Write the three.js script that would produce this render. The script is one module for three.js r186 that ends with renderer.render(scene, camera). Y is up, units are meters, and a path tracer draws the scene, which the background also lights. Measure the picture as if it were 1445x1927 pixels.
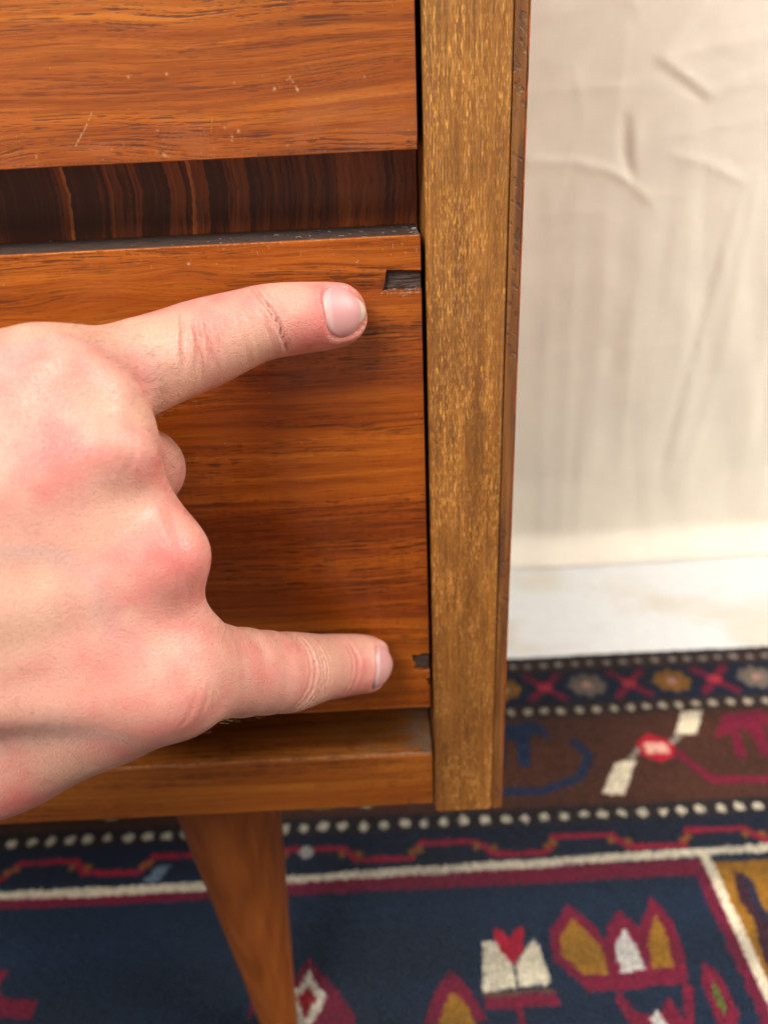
import * as THREE from 'three';
import { RoundedBoxGeometry } from 'three/addons/geometries/RoundedBoxGeometry.js';
import { mergeGeometries } from 'three/addons/utils/BufferGeometryUtils.js';
import { RectAreaLightUniformsLib } from 'three/addons/lights/RectAreaLightUniformsLib.js';

// ------------------------------------------------------------------ camera, light, exposure
const scene = new THREE.Scene();
const renderer = new THREE.WebGLRenderer({ antialias: true });
renderer.setSize(767, 1024);
renderer.toneMapping = THREE.LinearToneMapping;
renderer.toneMappingExposure = 1.15;
renderer.shadowMap.enabled = true;

const camera = new THREE.PerspectiveCamera(67.32, 767 / 1024, 0.01, 20);
camera.rotation.order = 'YXZ';
camera.position.set(0, 0.385, 0.192);
camera.rotation.set(THREE.MathUtils.degToRad(-27.35), 0, THREE.MathUtils.degToRad(-2.82));
camera.focus = 0.174;
camera.userData.fStop = camera.getFocalLength() / 2.4;      // a pupil 2.4 mm wide
scene.add(camera);

scene.background = new THREE.Color(0.25, 0.242, 0.234);        // the even light of the room
RectAreaLightUniformsLib.init();
const mm = (v) => v / 1000;

function softLamp(name, label, pos, target, w, h, colour, power, glow) {
  const g = new THREE.Group(); g.name = name; g.position.set(...pos); g.lookAt(...target);
  g.userData = { label, category: 'window' };
  const pane = new THREE.Mesh(new THREE.BoxGeometry(w, h, 0.01), new THREE.MeshStandardMaterial({ color: 0x222222, emissive: new THREE.Color(...colour), emissiveIntensity: glow, roughness: 0.8 }));
  pane.name = 'window_pane'; g.add(pane);
  const fm = new THREE.MeshStandardMaterial({ color: 0xd8d4cc, roughness: 0.6 });
  const bars = [[w + 0.12, 0.06, 0, h / 2 + 0.03], [w + 0.12, 0.06, 0, -h / 2 - 0.03], [0.06, h, w / 2 + 0.03, 0], [0.06, h, -w / 2 - 0.03, 0]];
  const f = new THREE.Mesh(mergeGeometries(bars.map(([a, b, x, y]) => new THREE.BoxGeometry(a, b, 0.06).translate(x, y, 0))), fm);
  f.name = 'window_frame'; g.add(f);
  const l = new THREE.RectAreaLight(new THREE.Color(...colour), power, w, h);
  l.position.set(...pos); l.lookAt(...target); l.translateZ(0); l.name = name + '_light';
  const d = new THREE.Vector3(...target).sub(new THREE.Vector3(...pos)).normalize();
  l.position.addScaledVector(d, 0.02);
  scene.add(g); scene.add(l);
  // RectAreaLight shines along its own -z; Object3D.lookAt turns +z to the target, so turn it round
  l.rotateY(Math.PI);
  return g;
}
softLamp('window', 'tall bright window high on the left, in front of the chest', [-0.75, 1.58, 1.05], [0, 0.25, -0.05], 0.9, 0.8, [1, 0.965, 0.92], 33, 16);
softLamp('window', 'bright window on the right, level with the cloth backdrop', [1.3, 1.45, 0.14], [0.22, 0.34, -0.44], 0.9, 0.9, [1, 0.98, 0.95], 23, 11);
scene.children[scene.children.length - 2].name = 'window_001';

// ------------------------------------------------------------------ helpers
let seedState = 12345;
const rnd = () => { seedState = (seedState + 0x6d2b79f5) | 0; let t = Math.imul(seedState ^ (seedState >>> 15), 1 | seedState); t = (t + Math.imul(t ^ (t >>> 7), 61 | t)) ^ t; return ((t ^ (t >>> 14)) >>> 0) / 4294967296; };
const reseed = (s) => { seedState = s; };
const clamp = (x, a = 0, b = 1) => (x < a ? a : x > b ? b : x);
const lerp = (a, b, t) => a + (b - a) * t;
const sstep = (a, b, x) => { const t = clamp((x - a) / (b - a)); return t * t * (3 - 2 * t); };
const PERM = new Uint8Array(65536);
reseed(99); for (let i = 0; i < 65536; i++) PERM[i] = Math.floor(rnd() * 256);
const hash2 = (x, y) => PERM[(Math.imul(x, 7919) + Math.imul(y, 104729)) & 65535] / 255;
function vn(x, y) {                                            // value noise, 0..1
  const xi = Math.floor(x), yi = Math.floor(y), fx = x - xi, fy = y - yi;
  const u = fx * fx * (3 - 2 * fx), v = fy * fy * (3 - 2 * fy);
  return lerp(lerp(hash2(xi, yi), hash2(xi + 1, yi), u), lerp(hash2(xi, yi + 1), hash2(xi + 1, yi + 1), u), v);
}
const fbm = (x, y, n = 4) => { let s = 0, a = 0.5, t = 0; for (let i = 0; i < n; i++) { s += a * vn(x, y); t += a; x = x * 2.03 + 17.3; y = y * 2.03 + 5.7; a *= 0.5; } return s / t; };
function vn3(x, y, z) {
  const zi = Math.floor(z), f = z - zi, w = f * f * (3 - 2 * f);
  return lerp(vn(x + zi * 37.7, y + zi * 91.3), vn(x + (zi + 1) * 37.7, y + (zi + 1) * 91.3), w);
}
const mix3 = (a, b, t) => [lerp(a[0], b[0], t), lerp(a[1], b[1], t), lerp(a[2], b[2], t)];

// fn(px, py, out): out = [r, g, b (sRGB 0..255), bump 0..1, roughness 0..1]
function maps(w, h, fn, wrap = THREE.MirroredRepeatWrapping) {
  const c = new Uint8Array(w * h * 4), b = new Uint8Array(w * h * 4), o = [0, 0, 0, 0.5, 0.5];
  for (let y = 0, i = 0; y < h; y++) for (let x = 0; x < w; x++, i += 4) {
    fn(x, y, o);
    c[i] = clamp(o[0], 0, 255); c[i + 1] = clamp(o[1], 0, 255); c[i + 2] = clamp(o[2], 0, 255); c[i + 3] = 255;
    b[i] = clamp(o[3]) * 255; b[i + 1] = clamp(o[4]) * 255; b[i + 2] = 0; b[i + 3] = 255;
  }
  const t = [c, b].map((d, k) => {
    const q = new THREE.DataTexture(d, w, h, THREE.RGBAFormat); q.magFilter = THREE.LinearFilter; q.minFilter = THREE.LinearFilter;
    q.wrapS = q.wrapT = wrap; if (!k) q.colorSpace = THREE.SRGBColorSpace; q.needsUpdate = true; return q;
  });
  return { map: t[0], bump: t[1] };
}

function part(name, geometry, material, parent) {
  const m = new THREE.Mesh(geometry, material); m.name = name; m.castShadow = m.receiveShadow = true; (parent || scene).add(m); return m;
}
function thing(name, label, category, pos = [0, 0, 0]) {
  const g = new THREE.Group(); g.name = name; g.position.set(...pos); g.userData = { label, category }; scene.add(g); return g;
}
// uv by the way a face points: across = grain along x, up = grain along y. (ox, oy, sx, sy) place the texture in metres
function setUV(g, ox, oy, sx, sy) {
  const p = g.attributes.position, n = g.attributes.normal, uv = new Float32Array(p.count * 2);
  for (let i = 0; i < p.count; i++) {
    const x = p.getX(i), y = p.getY(i), z = p.getZ(i), nx = Math.abs(n.getX(i)), ny = Math.abs(n.getY(i)), nz = Math.abs(n.getZ(i));
    let u = x, v = y;
    if (nx > ny && nx > nz) u = x - z; else if (ny > nz) v = y - z;
    uv[2 * i] = (u - ox) / sx; uv[2 * i + 1] = (v - oy) / sy;
  }
  g.setAttribute('uv', new THREE.BufferAttribute(uv, 2));
  return g;
}
function box(x0, x1, y0, y1, z0, z1, r = 0.0008, seg = 3) {
  const g = new RoundedBoxGeometry(x1 - x0, y1 - y0, z1 - z0, seg, r);
  g.translate((x0 + x1) / 2, (y0 + y1) / 2, (z0 + z1) / 2);
  return g;
}

// ------------------------------------------------------------------ wood
// u runs along the grain, v across, both in mm
function grain(u, v, P, o) {
  const wv = v + P.wave * (fbm(u * 0.012 + P.seed, v * 0.03, 3) - 0.5) + 0.5 * (vn(u * 0.08, v * 0.3) - 0.5) + P.slope * u;
  const band = fbm(u * 0.006 + P.seed * 3, wv * P.bandF, 3);
  const midv = fbm(u * 0.022 + 5 + P.seed, wv * 0.75, 3);
  const fine = fbm(u * 0.06 + 9, wv * 2.6 + P.seed, 3);
  const hair = vn(u * 0.2, wv * 9.5);
  const dens = sstep(0.36, 0.66, fbm(u * 0.018 + 40 + P.seed, wv * 0.16 + 3, 3));
  let pore = sstep(0.68, 0.86, vn(u * 0.16 + 3.3, wv * 4.1 + P.seed * 7)) * (0.25 + 0.75 * dens);
  pore = Math.max(pore, sstep(0.70, 0.88, vn(u * 0.45 + 71, wv * 6.3)) * 0.7 * (0.3 + 0.7 * dens));
  const dark = sstep(0.56, 0.80, fbm(u * 0.020 + 11 + P.seed, wv * P.darkF, 3)) * P.dark * (0.4 + 0.6 * dens);
  let t = clamp(0.5 + (band - 0.5) * 1.3 + (midv - 0.5) * 0.75 + (fine - 0.5) * 0.5 + (hair - 0.5) * 0.25);
  let c = t < 0.5 ? mix3(P.c0, P.c1, t * 2) : mix3(P.c1, P.c2, t * 2 - 1);
  c = mix3(c, P.cd, clamp(dark * (0.5 + 0.5 * fine) + pore * P.pore));
  o[0] = c[0]; o[1] = c[1]; o[2] = c[2];
  o[3] = 0.7 - 0.45 * pore + 0.10 * (hair - 0.5);
  o[4] = P.rough + 0.10 * (fine - 0.5) + 0.12 * pore;
}
const MAHOG = { seed: 2.1, wave: 7, slope: 0, bandF: 0.11, darkF: 0.8, dark: 0.45, pore: 0.62, rough: 0.40, c0: [122, 53, 12], c1: [153, 75, 18], c2: [182, 100, 28], cd: [62, 26, 8] };

// marks on the finish: light dust specks, scratches, dents; all at places in mm on the front
function speckMap(list, strokes) {
  return (x, y, o) => {
    for (const [sx, sy, r0, s] of list) { const r = r0 * 0.72;
      const dx = x - sx, dy = y - sy, d2 = dx * dx + dy * dy;
      if (d2 < r * r * 6) { const k = Math.exp(-d2 / (r * r)) * s * 0.75; o[0] = lerp(o[0], 216, k); o[1] = lerp(o[1], 196, k); o[2] = lerp(o[2], 180, k); o[4] = lerp(o[4], 0.8, k); }
    }
    for (const [ax, ay, bx, by, r0, s, dk] of strokes) { const r = r0 * 0.8;
      const vx = bx - ax, vy = by - ay, t = clamp(((x - ax) * vx + (y - ay) * vy) / (vx * vx + vy * vy)), dx = x - ax - vx * t, dy = y - ay - vy * t, d2 = dx * dx + dy * dy;
      if (d2 < r * r * 6) {
        const k = Math.exp(-d2 / (r * r)) * s * 0.9 * sstep(0.2, 0.75, vn(x * 2.6, y * 2.6));
        const c = dk ? [52, 24, 14] : [205, 160, 135];
        o[0] = lerp(o[0], c[0], k); o[1] = lerp(o[1], c[1], k); o[2] = lerp(o[2], c[2], k); o[3] -= 0.5 * k; o[4] = lerp(o[4], 0.7, k);
      }
    }
  };
}
function woodMat(m, extra = {}) {
  return new THREE.MeshPhysicalMaterial({ map: m.map, bumpMap: m.bump, bumpScale: 0.00012, roughnessMap: m.bump, roughness: 1, ...extra });
}

// lower drawer front: 320 x 170 mm of board
const LW = 2048, LH = 1088, L0 = [-300, 205], LS = [320, 170];
const rs = (n, f) => { const a = []; for (let i = 0; i < n; i++) a.push(f()); return a; };
reseed(7);
const lowSpecks = [[-43.8, 355.1, 0.42, 0.9], [7.4, 357.3, 0.22, 0.8], [2.8, 356.2, 0.2, 0.6], [4.6, 354.9, 0.2, 0.7], [8.1, 355.2, 0.24, 0.8], [-3.5, 353.8, 0.3, 0.5], [-35.1, 358, 0.3, 0.6], [-55, 356.5, 0.25, 0.5], [-41.6, 308.6, 0.24, 0.8], [-21.3, 307.8, 0.2, 0.7], [9.6, 314.2, 0.3, 0.5], [-28.2, 322, 0.2, 0.7], [-14.8, 328.4, 0.2, 0.6], [11.2, 226.2, 0.5, 0.6], [8.6, 225.6, 0.35, 0.6],
  ...rs(70, () => [lerp(-90, 11, rnd()), lerp(352, 359, rnd()), lerp(0.1, 0.22, rnd()), lerp(0.2, 0.6, rnd())]), ...rs(90, () => [lerp(-100, 12, rnd()), lerp(214, 352, rnd()), lerp(0.08, 0.16, rnd()), lerp(0.15, 0.5, rnd())])];
const lowMarks = speckMap(lowSpecks, [[2.0, 345.9, 11.9, 345.8, 0.28, 0.75], [5.0, 345.7, 8.2, 345.4, 0.2, 0.5], [-24, 330.2, -8, 330.6, 0.1, 0.15], [-90, 359.0, 11.8, 359.0, 0.22, 0.55], [6, 228.3, 12, 228.0, 0.25, 0.35], [-60, 214.2, 12, 214.2, 0.35, 0.4]]);
const swirl = (x, y) => {                                     // two little knots that bend the grain
  let s = 0;
  for (const [kx, ky, rx, ry, a] of [[-44, 356.5, 10, 4, 4.5], [-5, 309.7, 4, 2.2, 1.6], [-70, 346, 16, 5, -3], [-120, 300, 30, 12, 6]]) { const dx = (x - kx) / rx, dy = (y - ky) / ry; s += a * Math.exp(-dx * dx - dy * dy) * dy; }
  return s;
};
const lowTex = maps(LW, LH, (px, py, o) => {
  const x = L0[0] + px / LW * LS[0], y = L0[1] + py / LH * LS[1];
  grain(x, y + swirl(x, y), MAHOG, o);
  lowMarks(x, y, o);
});
const topSpecks = [[-50.6, 394.4, 0.45, 0.6], [-42.3, 394.6, 0.4, 0.85], [-28, 392.3, 0.4, 0.4], [0.3, 392.2, 0.35, 0.5], [-31.2, 383.7, 0.4, 0.5], [-54.2, 381.4, 0.4, 0.4], [-46.2, 383.8, 0.35, 0.6], [-29.8, 381.9, 0.4, 0.7], [-28.3, 382.9, 0.45, 0.9], [-30, 381.1, 0.35, 0.7], [-45.5, 378.9, 0.6, 0.5], [-17.7, 379.5, 0.4, 0.4], [-19.4, 390.9, 0.4, 0.9], [-14.4, 390.4, 0.45, 0.7],
  ...rs(60, () => [lerp(-95, 11, rnd()), lerp(378, 384, rnd()), lerp(0.12, 0.26, rnd()), lerp(0.15, 0.55, rnd())]), ...rs(60, () => [lerp(-95, 11, rnd()), lerp(378, 412, rnd()), lerp(0.1, 0.25, rnd()), lerp(0.1, 0.4, rnd())])];
const topMarks = speckMap(topSpecks, [[-59.9, 387.9, -61.5, 385.6, 0.2, 0.75], [-61.5, 385.6, -64.9, 381.6, 0.22, 0.8], [-33.6, 385.9, -34.3, 383.2, 0.25, 0.5], [-74, 380.4, -74.4, 378, 0.4, 0.5], [-17.7, 391.5, -15.8, 393, 0.3, 0.6], [-15.8, 393, -14.4, 390.4, 0.3, 0.7], [-19.6, 390.6, -17.5, 391.7, 0.28, 0.5], [9, 379, 11.8, 379.4, 0.35, 0.8, 1], [-80, 378, 6, 378, 0.25, 0.35, 1], [-47, 379.5, -44.5, 378.4, 0.5, 0.4]]);
const topTex = maps(1792, 1024, (px, py, o) => {
  const x = -300 + px / 1792 * 320, y = 370 + py / 1024 * 170;
  const lo = Math.exp(-Math.pow((y - 379) / 9, 2));
  grain(x * 0.92 + 520, y * 0.9 + 4 * Math.exp(-Math.pow((x + 60) / 30, 2) - Math.pow((y - 386) / 7, 2)) * ((y - 386) / 7) + 80, { ...MAHOG, seed: 5.7, c0: [136, 62, 14], c1: [166, 85, 20], c2: [194, 112, 32], pore: 0.6, rough: 0.45 }, o);
  // repaired, slightly cloudy patches of old polish
  const patch = sstep(0.60, 0.72, fbm(x * 0.10 + 5, y * 0.16, 3)) * sstep(400, 380, y) * 0.25;
  o[0] = lerp(o[0], 160, patch); o[1] = lerp(o[1], 92, patch); o[2] = lerp(o[2], 66, patch); o[4] += patch * 0.6;
  topMarks(x, y, o);
});
// bottom rail, legs
const railTex = maps(1600, 256, (px, py, o) => { grain(px / 1600 * 400 + 900, py / 256 * 60 + 33, { ...MAHOG, seed: 8.3, wave: 5, dark: 0.35, bandF: 0.10, pore: 0.4, c0: [140, 70, 20], c1: [166, 92, 28], c2: [188, 114, 38] }, o); });
const legTex = maps(512, 1024, (px, py, o) => {
  const a = px / 512 * 2 * Math.PI, y = py / 1024 * 180;      // cathedral figure: rings of a turned piece cut askew
  const q = Math.hypot(Math.cos(a) * 14 + 3, Math.sin(a) * 14) * 0.55 + y * 0.035 * (1 + 0.3 * Math.cos(a)) + 1.2 * fbm(px * 0.012, y * 0.03, 3);
  const ring = 0.5 + 0.5 * Math.sin(q * 6.2);
  const f = fbm(Math.cos(a) * 12 + 20, y * 0.05, 3), s = vn(Math.cos(a) * 60 + 80, y * 0.16);
  const t = clamp(0.5 + (ring - 0.5) * 0.2 + (f - 0.5) * 0.7 + (s - 0.5) * 0.25);
  const c = t < 0.5 ? mix3([104, 50, 17], [130, 68, 25], t * 2) : mix3([130, 68, 25], [152, 86, 34], t * 2 - 1);
  o[0] = c[0]; o[1] = c[1]; o[2] = c[2]; o[3] = 0.5 + 0.2 * s; o[4] = 0.36 + 0.1 * s;
  reseed(3);
});
// the edge of the side panel: short silvery flecks
const postTex = maps(1024, 2048, (px, py, o) => {
  const x = px / 1024 * 100, y = py / 2048 * 250;             // mm; grain runs along y
  const w = x + 1.6 * (fbm(x * 0.06 + 4, y * 0.012, 3) - 0.5);
  const tone = fbm(w * 0.2 + 3, y * 0.03 + 8, 4);
  const streak = fbm(w * 1.3, y * 0.02 + 2, 3);
  const cell = vn(w * 5.4 + 1.7 + 0.5 * vn(w * 2, y * 0.6), y * 0.62);
  const cell2 = vn(w * 6.8 + 31.7 + 0.6 * vn(y * 1.1, w), y * 1.25 + 11);
  const where = sstep(0.30, 0.66, fbm(w * 0.35 + 9, y * 0.07, 3));
  const fleck = (sstep(0.50, 0.88, cell) * 0.6 + sstep(0.52, 0.9, cell2) * 0.55) * (0.4 + 0.6 * where);
  const dk = sstep(0.62, 0.9, vn(w * 3.1 + 77, y * 0.16 + 5)) * 0.55 + sstep(0.74, 0.93, vn(w * 5 + 7, y * 0.3)) * 0.5;
  let c = mix3([108, 60, 18], [152, 93, 34], clamp(0.5 + (tone - 0.5) * 1.4 + (streak - 0.5) * 0.9));
  c = mix3(c, [232, 170, 88], clamp(fleck * 1.1) * 0.85);
  c = mix3(c, [84, 46, 18], clamp(dk) * 0.75);
  o[0] = c[0]; o[1] = c[1]; o[2] = c[2]; o[3] = 0.5 + 0.3 * fleck - 0.3 * dk; o[4] = 0.56 - 0.10 * fleck + 0.1 * dk;
});
const stripTex = maps(64, 2048, (px, py, o) => {
  const x = px / 64 * 4, y = py / 2048 * 250;
  const t = fbm(x * 1.2 + 3, y * 0.05, 3), b = sstep(0.45, 0.62, fbm(7.7 + x * 0.2, y * 0.035 + 3, 2)), chip = sstep(0.64, 0.80, vn(x * 1.1 + 20, y * 0.8 + x * 0.5)) * sstep(0.40, 0.6, vn(3, y * 0.05 + 2)) * (0.4 + 0.6 * vn(x * 5, y * 3));
  let c = mix3([98, 58, 28], [148, 96, 46], clamp(t * 1.3 - 0.15)); c = mix3(c, [78, 44, 30], b * 0.6); c = mix3(c, [42, 26, 16], chip * 0.32);
  o[0] = c[0]; o[1] = c[1]; o[2] = c[2]; o[3] = 0.6 - 0.6 * chip; o[4] = 0.42 + 0.3 * chip;
});
// dark striped veneer at the back of the finger gap, grain upright
reseed(909);
const backBands = [[-10, 0.3, 0]]; for (let x = 0; x < 330;) { backBands.push([x, rnd() < 0.12 ? 0.7 + 0.3 * rnd() : 0.08 + 0.42 * rnd(), rnd() < 0.5 ? 10 + 22 * rnd() : 0]); x += 0.7 + 6.5 * Math.pow(rnd(), 1.8); }
const backTex = maps(2048, 128, (px, py, o) => {
  const x = px / 2048 * 320, y = py / 128 * 40, w0 = x - 0.13 * y;
  const w = w0 + 0.15 * (vn(y * 1.1 + 9, w0 * 0.6) - 0.5);
  const edge = (q) => backBands[q][0] + 1.3 * (vn(y * 0.10, q * 5.3) - 0.5) + 0.35 * (vn(y * 0.7, q * 3.1) - 0.5);
  let k = 0; while (k < backBands.length - 1 && edge(k + 1) < w) k++;
  const [bx, tone, cut] = backBands[k], fine = vn(w * 3.2, y * 0.05), f2 = fbm(w * 0.9 + 8, y * 0.05, 3), broken = vn(w * 2.2 + 31, y * 0.22);
  let t = tone * (cut > 0 ? sstep(cut + 7, cut - 5, y + 6 * (vn(w * 2, 3) - 0.5)) : 1) + (fine - 0.5) * 0.22 + (f2 - 0.5) * 0.5 + 0.24 * sstep(266, 270, w) * sstep(316, 306, w) - 0.22 * sstep(0.66, 0.8, broken);
  t = clamp(t);
  const c = t < 0.5 ? mix3([92, 45, 25], [162, 80, 36], t * 2) : mix3([162, 80, 36], [222, 124, 56], t * 2 - 1);
  o[0] = c[0]; o[1] = c[1]; o[2] = c[2]; o[3] = 0.5 + 0.3 * (fine - 0.5); o[4] = 0.36;
});
// upper edge of the lower drawer and ledge: dark polished wood with lint and dust lying on it
const dustStrokes = rs(60, () => { const x = 11.5 - 46 * Math.pow(rnd(), 1.7), z = -21 + 21 * Math.pow(rnd(), 0.5), a = rnd() * 7, l = 0.3 + rnd() * 1.1; return [x, z, x + l * Math.cos(a), z + l * Math.sin(a), 0.12, 0.75]; });
const dustSpecks = rs(240, () => [11.8 - 60 * Math.pow(rnd(), 1.8), -22 + 22 * Math.pow(rnd(), 0.6), 0.12 + rnd() * 0.22, 0.3 + rnd() * 0.6]).concat(rs(80, () => [lerp(-95, 11, rnd()), -22 + 22 * rnd(), 0.12 + rnd() * 0.15, 0.2 + rnd() * 0.5]));
const dustMarks = speckMap(dustSpecks, dustStrokes);
const edgeTex = maps(2048, 256, (px, py, o) => {
  const x = -180 + px / 2048 * 200, z = -24 + py / 256 * 25;
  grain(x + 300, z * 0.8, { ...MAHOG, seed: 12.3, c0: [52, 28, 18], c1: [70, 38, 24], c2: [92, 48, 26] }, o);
  const film = sstep(-26, 8, x) * sstep(0.34, 0.62, fbm(x * 0.35, z * 0.5, 3)) * 0.22;
  o[0] = lerp(o[0], 122, film); o[1] = lerp(o[1], 112, film); o[2] = lerp(o[2], 108, film); o[4] = lerp(0.2, 0.7, film);
  dustMarks(x, z, o);
});
reseed(71);
const ledgeMarks = speckMap(rs(46, () => [lerp(-45, 12, Math.pow(rnd(), 0.6)), lerp(-20, -1, rnd()), 0.25 + rnd() * 0.3, 0.2 + rnd() * 0.4]), [[-92, -0.5, 12, -0.5, 0.4, 0.6], [-84, 0.1, -78, 0.2, 0.5, 0.8]]);
const ledgeTex = maps(2048, 256, (px, py, o) => {
  const x = -180 + px / 2048 * 200, z = -24 + py / 256 * 25;
  grain(x + 1300, z, { ...MAHOG, seed: 3.3, c0: [142, 76, 26], c1: [172, 98, 36], c2: [196, 120, 48] }, o);
  const film = (sstep(2, 12, x + 5 * (vn(z * 0.4, 3) - 0.5)) * 0.6 + sstep(-40, 5, x) * 0.25) * sstep(0.25, 0.6, fbm(x * 0.3, z * 0.4, 3));
  o[0] = lerp(o[0], 128, film); o[1] = lerp(o[1], 118, film); o[2] = lerp(o[2], 112, film); o[4] = lerp(0.34, 0.8, film);
  ledgeMarks(x, z, o);
});
const darkTex = maps(256, 128, (px, py, o) => {                 // bare wood where the veneer is gone
  const x = px / 256 * 20, y = py / 128 * 10, t = fbm(x * 0.3, y * 2.4, 3), s = vn(x * 0.8, y * 6);
  let c = mix3([52, 36, 32], [100, 78, 66], clamp(t * 1.3 - 0.2)); c = mix3(c, [38, 24, 20], sstep(0.55, 0.85, s) * 0.7);
  o[0] = c[0]; o[1] = c[1]; o[2] = c[2]; o[3] = t; o[4] = 0.75;
});

const M = {
  lower: woodMat(lowTex, { specularIntensity: 0.55, specularColor: new THREE.Color(1, 0.85, 0.7), clearcoat: 0.15, clearcoatRoughness: 0.12 }),
  upper: woodMat(topTex, { specularIntensity: 0.7, specularColor: new THREE.Color(1, 0.88, 0.78), clearcoat: 0.45, clearcoatRoughness: 0.2 }),
  rail: woodMat(railTex, { specularIntensity: 0.6, clearcoat: 0.1, clearcoatRoughness: 0.3 }),
  leg: woodMat(legTex, { specularIntensity: 0.6, clearcoat: 0.1, clearcoatRoughness: 0.35 }),
  post: woodMat(postTex, { bumpScale: 0.0001, ior: 1.9, specularColor: new THREE.Color(1, 0.72, 0.38), clearcoat: 0.25, clearcoatRoughness: 0.25 }),
  strip: woodMat(stripTex, { bumpScale: 0.0003 }),
  back: woodMat(backTex, { clearcoat: 0.1, clearcoatRoughness: 0.2, specularIntensity: 0.6 }),
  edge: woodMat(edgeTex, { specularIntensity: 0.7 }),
  ledge: woodMat(ledgeTex, { clearcoat: 0.25, clearcoatRoughness: 0.25 }),
  bare: woodMat(darkTex, { bumpScale: 0.0006 }),
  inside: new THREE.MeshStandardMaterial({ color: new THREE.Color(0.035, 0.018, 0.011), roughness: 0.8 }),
  sideVeneer: woodMat(topTex, { specularIntensity: 0.7 }),
};

// ------------------------------------------------------------------ chest of drawers
const chest = thing('chest_of_drawers', 'walnut and mahogany chest of drawers on tapered legs, lower drawer veneer chipped', 'chest of drawers');
const XL = -0.62;                                               // the chest runs on to the left, out of the picture

// side panel on the right, with its edge band
{
  const y0 = 0.1663, y1 = 0.72;
  const g = box(0.0130, 0.0326, y0, y1, -0.40, 0.0012, 0.0014, 4); setUV(g, 0.0, 0.16, 0.1, 0.25);
  const side = part('side_panel', g, M.post, chest);
  const sg = box(0.0327, 0.0356, y0 + 0.0003, y1, -0.40, 0.0008, 0.0006, 3); setUV(sg, 0.0322, 0.16, 0.004, 0.25);
  part('edge_strip', sg, M.strip, side);
  const vg = box(0.03565, 0.0361, y0 + 0.0004, y1, -0.40, 0.0004, 0.0002, 2);
  { const p = vg.attributes.position, uv = new Float32Array(p.count * 2); for (let i = 0; i < p.count; i++) { uv[2 * i] = p.getY(i) / 0.32; uv[2 * i + 1] = (p.getZ(i) + p.getX(i) * 0.3) / 0.17; } vg.setAttribute('uv', new THREE.BufferAttribute(uv, 2)); }
  part('side_veneer', vg, M.sideVeneer, side);
  const l = box(XL, XL + 0.023, y0, y1, -0.40, 0.0012, 0.0014, 3); setUV(l, 0.0, 0.1, 0.1, 0.25);
  part('side_panel', l, M.post, chest);
}
part('top_panel', setUV(box(XL - 0.005, 0.041, 0.7205, 0.742, -0.405, 0.006, 0.002), -0.3, 0.205, 0.32, 0.17), M.lower, chest);
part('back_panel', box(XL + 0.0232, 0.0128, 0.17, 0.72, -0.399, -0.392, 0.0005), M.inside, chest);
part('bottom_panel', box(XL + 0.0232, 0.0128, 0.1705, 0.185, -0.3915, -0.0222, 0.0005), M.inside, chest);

// a board front with a veneer sheet whose outline may be notched
function frontBoard(name, x0, x1, y0, y1, mat, notches, uvArgs, parent) {
  const core = part(name, setUV(box(x0, x1, y0, y1, -0.0205, -0.0013, 0.0004, 2), 0, 0, 0.02, 0.01), M.bare, parent);
  const s = new THREE.Shape(); const e = 0.00028;
  s.moveTo(x0 + e, y0 + e); s.lineTo(x1 - e, y0 + e);
  for (const nt of notches) for (const [x, y] of nt) s.lineTo(Math.min(mm(x), x1 - e), mm(y));
  s.lineTo(x1 - e, y1 - e); s.lineTo(x0 + e, y1 - e); s.closePath();
  const g = new THREE.ExtrudeGeometry(s, { depth: 0.0012 - e, bevelEnabled: true, bevelThickness: e, bevelSize: e, bevelSegments: 3, steps: 1, curveSegments: 4 });
  g.translate(0, 0, -0.0012);
  g.computeVertexNormals();
  part('veneer', setUV(g, ...uvArgs), mat, core);
  return core;
}
const lower = frontBoard('drawer_front', XL + 0.0245, 0.0119, 0.2138, 0.3592, M.lower, [
  [[12, 222.3], [10.9, 222.7], [11.1, 224.0], [10.1, 225.1], [10.9, 226.0], [12, 225.8]],
  [[12, 228.6], [10, 228.3], [8, 228.9], [6.9, 228.9], [6.4, 230.2], [7.3, 231], [6.9, 231.9], [6.0, 232.7], [6.4, 233.6], [5.7, 234.5], [7, 235.4], [8.6, 235.1], [10, 235.9], [12, 235.6]],
  [[12, 346.4], [8.5, 346.2], [5.2, 346.5], [2.1, 346.3], [2.5, 347.6], [2.9, 349.2], [3.0, 350.4], [3.3, 351.7], [7, 351.5], [12, 351.2]],
], [-0.3, 0.205, 0.32, 0.17], chest);
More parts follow.
